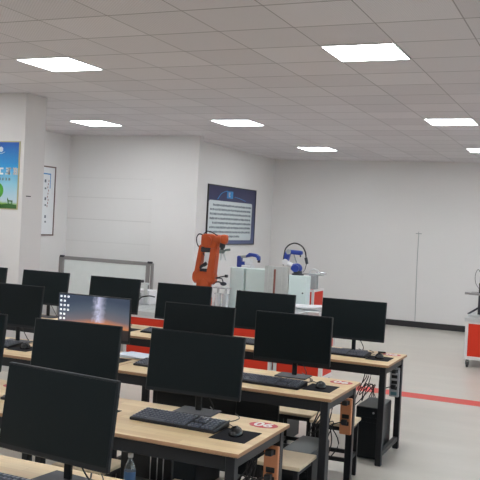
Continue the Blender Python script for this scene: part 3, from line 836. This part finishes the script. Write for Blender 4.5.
# ------------------------------------------------------------------ aluminium panel stand
ap = thing('aluminium_profile_stand', 'upright aluminium profile panel with reddish strip in front of the blue robots', 'profile stand', (-3.85, 10.05, TT))
bm = NB(); w = .165
for x in (-w, -.105, .03, .115): box(bm, x, x + .05, -.02, .02, .02, .66, .003)
box(bm, -w, w, -.012, .02, .02, .655); obj('profiles', bm, 'alu', ap)
bm = NB(); box(bm, -.035, -.012, -.024, -.012, .10, .62); obj('strip', bm, 'copper', ap, label='dark red strip down the middle')
bm = NB(); box(bm, -.18, .18, -.07, .07, 0, .02, .003); obj('base_plate', bm, 'alu', ap)
bm = NB(); cyl(bm, (-.022, -.03, .09), (-.022, -.012, .09), .014, seg=14); obj('knob', bm, 'robowhite', ap)

# bright metal jigs near the robots
def jig(x, y, n, lab, h=.27):
    t = thing('pneumatic_jig', lab, 'machine jig', (x, y, TT), 0, 'bright metal jigs')
    bm = NB(); box(bm, -.06 * n, .06 * n, -.06, .06, 0, .03, .004); obj('base_plate', bm, 'alu', t)
    for k in range(n):
        cx = -.06 * n + .06 + k * .12
        bm = NB(); cyl(bm, (cx, 0, .03), (cx, 0, h * .72), .045, seg=22); cyl(bm, (cx, 0, h * .72), (cx, 0, h * .76), .052, seg=22); cyl(bm, (cx, 0, h * .76), (cx, 0, h), .018, seg=12)
        obj('cylinder', bm, 'steel', t, smooth=True)
    bm = NB(); box(bm, -.06 * n, .06 * n, -.05, .05, h, h + .018, .003); obj('top_plate', bm, 'steel', t)
    return t
jig(-4.735, 10.27, 2, 'pair of bright metal cylinders below the orange robot gripper', .285)
jig(-3.93, 9.78, 2, 'two bright metal cylinders in front of the aluminium panel', .20)
# instrument on the left cart
ib = thing('instrument_box', 'white instrument box with dark display between two far row monitors', 'instrument', (-5.79, 10.01, TT))
bm = NB(); box(bm, -.19, .11, -.10, .12, 0, .20, .008, seg=2); obj('case', bm, 'robowhite', ib)
bm = NB(); box(bm, -.16, -.02, -.104, -.10, .07, .16, .001); obj('display', bm, 'cabside', ib)
bm = NB(); box(bm, .03, .08, -.12, -.10, .02, .30, .003); box(bm, -.16, .05, -.08, .0, .27, .30, .003); obj('rail', bm, 'alu', ib)
bm = NB(); tube(bm, [(-.15, -.14, .01), (-.05, -.15, .03), (.0, -.13, .10), (.12, -.12, .13), (.2, -.1, .12)], .008); obj('lead', bm, 'cable', ib, smooth=True)
bm = NB(); cyl(bm, (-.17, -.04, .30), (-.03, -.04, .32), .022, seg=14); obj('handle', bm, 'darkmetal', ib, smooth=True)
# white tubular tray on rear cart
tr = thing('tube_tray', 'white rounded tray on the rear cart, left of the rightmost monitor', 'tray', (-3.83, 11.26, TT))
bm = NB()
box(bm, -.24, .17, -.10, .12, .012, .03, .006)
tube(bm, [(-.25, -.11, .03), (.12, -.11, .045), (.19, -.08, .055), (.205, 0, .055), (.19, .09, .055), (.12, .12, .045), (-.25, .12, .03)], .022, 10, 6)
for x in (-.2, .12):
    for y in (-.07, .08): cyl(bm, (x, y, 0), (x, y, .02), .012, seg=10)
obj('tray_body', bm, 'robowhite', tr, smooth=True)
bm = NB(); box(bm, -.22, .10, -.07, .08, .03, .034); obj('tray_liner', bm, 'bluepaper', tr)
# small valve in front of the white controller box
vl = thing('valve_block', 'small grey valve block in front of the white controller box', 'valve', (-4.02, 11.12, TT))
bm = NB(); box(bm, -.09, .03, -.05, .05, 0, .10, .006); cyl(bm, (-.05, 0, .10), (-.05, 0, .16), .02, seg=12); obj('valve_body', bm, 'cabside', vl)
vl.location = (-4.20, 11.22, TT)
bm = NB(); ball(bm, (.0, -.04, .11), .03); cyl(bm, (0, -.04, .06), (0, -.04, .1), .012); obj('valve_knob', bm, 'darkmetal', vl, smooth=True)

# ------------------------------------------------------------------ rig on the right cart
rg = thing('test_rig', 'grey metal test rig with black column on the right hand cart', 'test rig', (-1.40, 12.62, TT))
bm = NB(); box(bm, -.30, .28, -.22, .22, 0, .035, .004); obj('base_plate', bm, 'alu', rg)
bm = NB(); box(bm, -.17, -.115, -.20, -.12, .035, .46, .004); box(bm, .12, .175, -.20, -.12, .035, .46, .004); obj('columns', bm, 'darkmetal', rg)
bm = NB(); box(bm, -.30, .26, -.24, .05, .32, .35, .003); cyl(bm, (-.37, -.16, .335), (-.30, -.16, .335), .018, seg=12); obj('cross_plate', bm, 'wbframe', rg)
bm = NB(); cyl(bm, (-.31, -.18, .03), (-.14, -.16, .15), .014, seg=10); obj('brace', bm, 'darkmetal', rg)
bm = NB(); box(bm, -.17, .17, -.21, -.10, .46, .50, .004); cyl(bm, (-.13, -.16, .50), (-.13, -.16, .60), .035, seg=18); obj('head', bm, 'darkmetal', rg)
bm = NB(); tube(bm, [(-.14, -.17, .60), (-.19, -.2, .70), (-.23, -.2, .62), (-.22, -.2, .50), (-.17, -.2, .42)], .004, 6, 6); obj('thin_lead', bm, 'wheel', rg, smooth=True)

# ------------------------------------------------------------------ whiteboard on stand
wb = thing('whiteboard', 'low whiteboard on a grey metal stand against the back left wall', 'whiteboard', (-7.50, 11.55, 0))
bm = NB(); box(bm, -.80, .80, -.012, .012, .30, 1.175); obj('board_face', bm, 'wb', wb)
bm = NB()
box(bm, -.86, .88, -.022, .022, 1.175, 1.235, .006); box(bm, -.86, .88, -.022, .022, .25, .30, .006)
box(bm, -.86, -.80, -.02, .02, .30, 1.175, .004); box(bm, .80, .86, -.02, .02, .30, 1.175, .004)
obj('board_frame', bm, 'wbframe', wb)
for sx in (-1, 1):
    bm = NB(); x = sx * .90 + .01; box(bm, x - .022, x + .022, -.02, .02, .04, 1.22, .005); box(bm, x - .025, x + .025, -.26, .26, .04, .08, .006)
    for y in (-.22, .22): cyl(bm, (x - .015, y, .022), (x + .015, y, .022), .022, seg=14)
    obj('stand_post', bm, 'wbframe', wb)
bm = NB()
for sx in (-1, 1): cyl(bm, (sx * .86 - .02, -.025, 1.23), (sx * .86 + .06, -.025, 1.23), .018, seg=12)
obj('pivot_knob', bm, 'darkmetal', wb, smooth=True)

# ------------------------------------------------------------------ posters
# sky poster on pillar (front face y=7.93)
p1 = thing('sky_poster', 'blue sky and green grass poster on the grey pillar at the left edge', 'poster', (0, 0, 0))
PX0, PX1, PZ0, PZ1, PY = -6.99, -6.43, 1.978, 2.778, 7.93
bm = NB(); box(bm, PX0, PX1, PY - .008, PY, PZ0, PZ1); obj('poster_sheet', bm, 'postersky', p1)
bm = NB()
box(bm, PX1, PX1 + .014, PY - .010, PY, PZ0 - .012, PZ1 + .012); box(bm, PX0 - .014, PX0, PY - .010, PY, PZ0 - .012, PZ1 + .012)
box(bm, PX0, PX1, PY - .010, PY, PZ1, PZ1 + .012); box(bm, PX0, PX1, PY - .010, PY, PZ0 - .012, PZ0); obj('poster_border', bm, 'gold', p1)
def strokes(bm, x, z, s, y, rr, t=.012, mi=0):
    """one illegible square character made of a few strokes in the xz plane"""
    n = rr.choice((2, 3, 3))
    for k in range(n):
        zz = z + s * (.12 + .76 * k / max(1, n - 1)); a = rr.uniform(0, .2) * s; b_ = rr.uniform(.75, 1.0) * s
        box(bm, x + a, x + b_, y - .002, y, zz - t * s * 6, zz + t * s * 6, mi=mi)
    for k in range(rr.choice((1, 2))):
        xx = x + s * rr.uniform(.25, .75); box(bm, xx - t * s * 6, xx + t * s * 6, y - .002, y, z + s * .05, z + s * .95, mi=mi)
rr = random.Random(3)
bm = NB()
for k in range(5): strokes(bm, -6.60 + (k - 3.2) * .108, 2.385, .085, PY - .008, rr, .02)
obj('poster_title', bm, 'white', p1)
bm = NB()
for k in range(8): strokes(bm, -6.62 + (k - 6) * .048, 2.315, .032, PY - .008, rr, .02)
obj('poster_subtitle', bm, 'ink', p1)
bm = NB()
cyl(bm, (-6.74, PY - .0105, 2.19), (-6.74, PY - .008, 2.19), .10, seg=26); obj('globe_tree', bm, 'green', p1)
bm = NB(); prism(bm, [(-6.99, 1.978), (-6.43, 1.978), (-6.43, 2.02), (-6.55, 2.035), (-6.66, 2.022), (-6.75, 2.045), (-6.9, 2.03), (-6.99, 2.05)], 'y', PY - .0115, PY - .008)
box(bm, -6.752, -6.735, PY - .010, PY - .008, 2.03, 2.10)
prism(bm, [(-6.56, 2.03), (-6.545, 2.03), (-6.55, 2.06), (-6.51, 2.06), (-6.505, 2.03), (-6.495, 2.03), (-6.49, 2.075), (-6.55, 2.075), (-6.57, 2.11), (-6.575, 2.09)], 'y', PY - .012, PY - .0115)
obj('grass_and_deer', bm, 'darkgreen', p1)
bm = NB(); cyl(bm, (-6.70, PY - .0095, 2.69), (-6.70, PY - .008, 2.69), .035, seg=6); tube(bm, [(-6.76, PY - .009, 2.66), (-6.70, PY - .009, 2.64), (-6.64, PY - .009, 2.66)], .004); obj('emblem', bm, 'bluepaper', p1)

# small sticker on side of pillar
bm = NB(); box(bm, -6.36, -6.357, 8.00, 8.09, 2.130, 2.142); tag(obj('wall_hook', bm, 'darkmetal'), 'tiny dark hook strip on the side of the grey pillar', 'hook')
# framed notice on left wall
p2 = thing('framed_notice', 'framed white notice with blue line on the left wall behind the pillar', 'notice')
NX = XL; NY0, NY1, NZ0, NZ1 = 11.08, 11.90, 1.575, 2.745
bm = NB(); box(bm, NX, NX + .012, NY0, NY1, NZ0, NZ1); obj('sheet', bm, 'paper', p2)
bm = NB(); t_ = .022
box(bm, NX, NX + .022, NY0 - t_, NY1 + t_, NZ1, NZ1 + t_); box(bm, NX, NX + .022, NY0 - t_, NY1 + t_, NZ0 - t_, NZ0)
box(bm, NX, NX + .022, NY1, NY1 + t_, NZ0, NZ1); box(bm, NX, NX + .022, NY0 - t_, NY0, NZ0, NZ1); obj('picture_frame', bm, 'brown', p2)
bm = NB(); box(bm, NX + .012, NX + .015, NY1 - .13, NY1 - .115, 2.38, 2.62); box(bm, NX + .012, NX + .015, NY0 + .2, NY1 - .115, 2.62, 2.64); obj('blue_rule', bm, 'posterglow', p2)
bm = NB()
for k, z in enumerate((2.48, 2.36, 2.17, 2.07, 1.86, 1.78)): box(bm, NX + .012, NX + .0155, 11.62 + .008 * k, 11.66 + .008 * k, z, z + (.05 if k % 2 == 0 else .03))
obj('printed_marks', bm, 'ink', p2)
bm = NB()
for k in range(9): box(bm, NX + .012, NX + .0145, 11.705 + .012 * (k % 3), 11.72 + .012 * (k % 3), 2.05 + k * .055, 2.085 + k * .055)
obj('side_caption', bm, 'copper', p2)

# blue text board on side wall
p3 = thing('text_board', 'dark blue board with pale text panel on the wall above the orange robot', 'board')
bx = XW; y0, y1, z0, z1 = 13.44, 15.66, 1.530, 2.615
bm = NB(); box(bm, bx, bx + .02, y0, y1, z0, z1); obj('board_sheet', bm, 'posterblue', p3)
bm = NB()
box(bm, bx, bx + .028, y0 - .02, y1 + .02, z1, z1 + .02); box(bm, bx, bx + .028, y0 - .02, y1 + .02, z0 - .02, z0)
box(bm, bx, bx + .028, y0 - .02, y0, z0, z1); box(bm, bx, bx + .028, y1, y1 + .02, z0, z1); obj('board_edge', bm, 'skirt', p3)
bm = NB(); pts = []
ya, yb, za, zb, r_ = y0 + .015, y1 - .17, z0 + .07, z1 - .27, .05
for cx, cz, a0 in ((yb - r_, zb - r_, 0), (ya + r_, zb - r_, PI / 2), (ya + r_, za + r_, PI), (yb - r_, za + r_, 1.5 * PI)):
    for k in range(5): pts.append((cx + r_ * math.cos(a0 + k * PI / 8), cz + r_ * math.sin(a0 + k * PI / 8)))
prism(bm, pts, 'x', bx + .02, bx + .023); obj('text_panel', bm, 'posterpanel', p3)
bm = NB(); rr = random.Random(11)
for ln in range(9):
    z = zb - .085 - ln * .084; y = ya + .06 + (.12 if ln in (0, 4) else 0); end = yb - .07 - (0 if ln < 7 else (.5 if ln == 7 else 1.1))
    while y < end:
        s = rr.uniform(.03, .05)
        box(bm, bx + .023, bx + .0245, y, y + s, z - .016 - rr.uniform(0, .006), z + .014 + rr.uniform(0, .008)); y += s + rr.uniform(.008, .02)
obj('text_lines', bm, 'ink', p3, kind='stuff')
bm = NB()
tube(bm, [(bx + .021, y0 + .38, zb + .02), (bx + .021, y0 + .55, zb + .14), (bx + .021, y0 + .80, zb + .20)], .008, 6)
tube(bm, [(bx + .021, y0 + 1.15, zb + .10), (bx + .021, y0 + 1.4, zb + .08), (bx + .021, y0 + 1.7, zb + .04)], .006, 6)
box(bm, bx + .02, bx + .023, y0 + .80, y0 + 1.08, zb + .06, zb + .20); obj('title_swoosh', bm, 'posterglow', p3)
bm = NB()
for k in range(2): strokes(bm, 0, 0, .09, 0, rr, .02)
for v in bm.verts: v.co = Vector((v.co.y, v.co.x, v.co.z))
obj('title_print', bm, 'white', p3, loc=(bx + .0255, y0 + .86, zb + .085))

# thin cable hanging on the far wall from a small hook
wc = thing('wall_cable', 'thin grey cable hanging from a small hook down the far white wall', 'cable', (0, 0, 0))
bm = NB(); tube(bm, [(-3.35, YF - .006, 1.89), (-3.352, YF - .006, 1.2), (-3.34, YF - .006, .6), (-3.33, YF - .02, .13)], .006, 6, 4); obj('cord', bm, 'cabside', wc, smooth=True)
bm = NB(); box(bm, -3.41, -3.29, YF - .02, YF, 1.905, 1.918); cyl(bm, (-3.35, YF - .015, 1.88), (-3.35, YF - .015, 1.95), .006, seg=8); obj('hook', bm, 'cabside', wc)

def recenter(t, loc):
    loc = Vector(loc)
    for ch in t.children: ch.location = ch.location - loc
    t.location = loc
recenter(p1, (-6.74, PY, 2.378)); recenter(p2, (XL, 11.49, 2.16)); recenter(p3, (XW, 14.56, 2.1)); recenter(wc, (-3.35, YF, 1.9))
# remove the prototype placeholder labels on single-use things
for o in bpy.data.objects:
    if o.get('label') == 'x': print('UNPLACED', o.name)

# ------------------------------------------------------------------ lights & world
w = bpy.data.worlds.new('sky'); bpy.context.scene.world = w; w.use_nodes = True
nt = w.node_tree; bg = nt.nodes['Background']
sky = nt.nodes.new('ShaderNodeTexSky')
sky.sky_type = 'NISHITA'; sky.sun_disc = False; sky.sun_elevation = math.radians(35); sky.sun_rotation = math.radians(200)
nt.links.new(sky.outputs[0], bg.inputs['Color']); bg.inputs['Strength'].default_value = 1.2

# ------------------------------------------------------------------ camera
F, YAW, PIT, ROL = 816.311, 0.4131107, -0.0204022, 0.0503934
f = Vector((-math.sin(YAW) * math.cos(PIT), math.cos(YAW) * math.cos(PIT), math.sin(PIT)))
r = Vector((math.cos(YAW), math.sin(YAW), 0)); u = r.cross(f)
r2 = r * math.cos(ROL) + u * math.sin(ROL); u2 = -r * math.sin(ROL) + u * math.cos(ROL)
cam = bpy.data.cameras.new('camera'); cam.sensor_width = 36; cam.lens = 36 * F / 480; cam.clip_end = 100
co = bpy.data.objects.new('camera', cam); COL.objects.link(co)
m3 = Matrix((r2, u2, -f)).transposed()
co.matrix_world = Matrix.Translation((0, 0, 1.938)) @ m3.to_4x4()
sc = bpy.context.scene; sc.camera = co
vs = sc.view_settings
vs.view_transform = 'Standard'; vs.look = 'None'; vs.gamma = 1; vs.use_curve_mapping = False; vs.exposure = 0.0
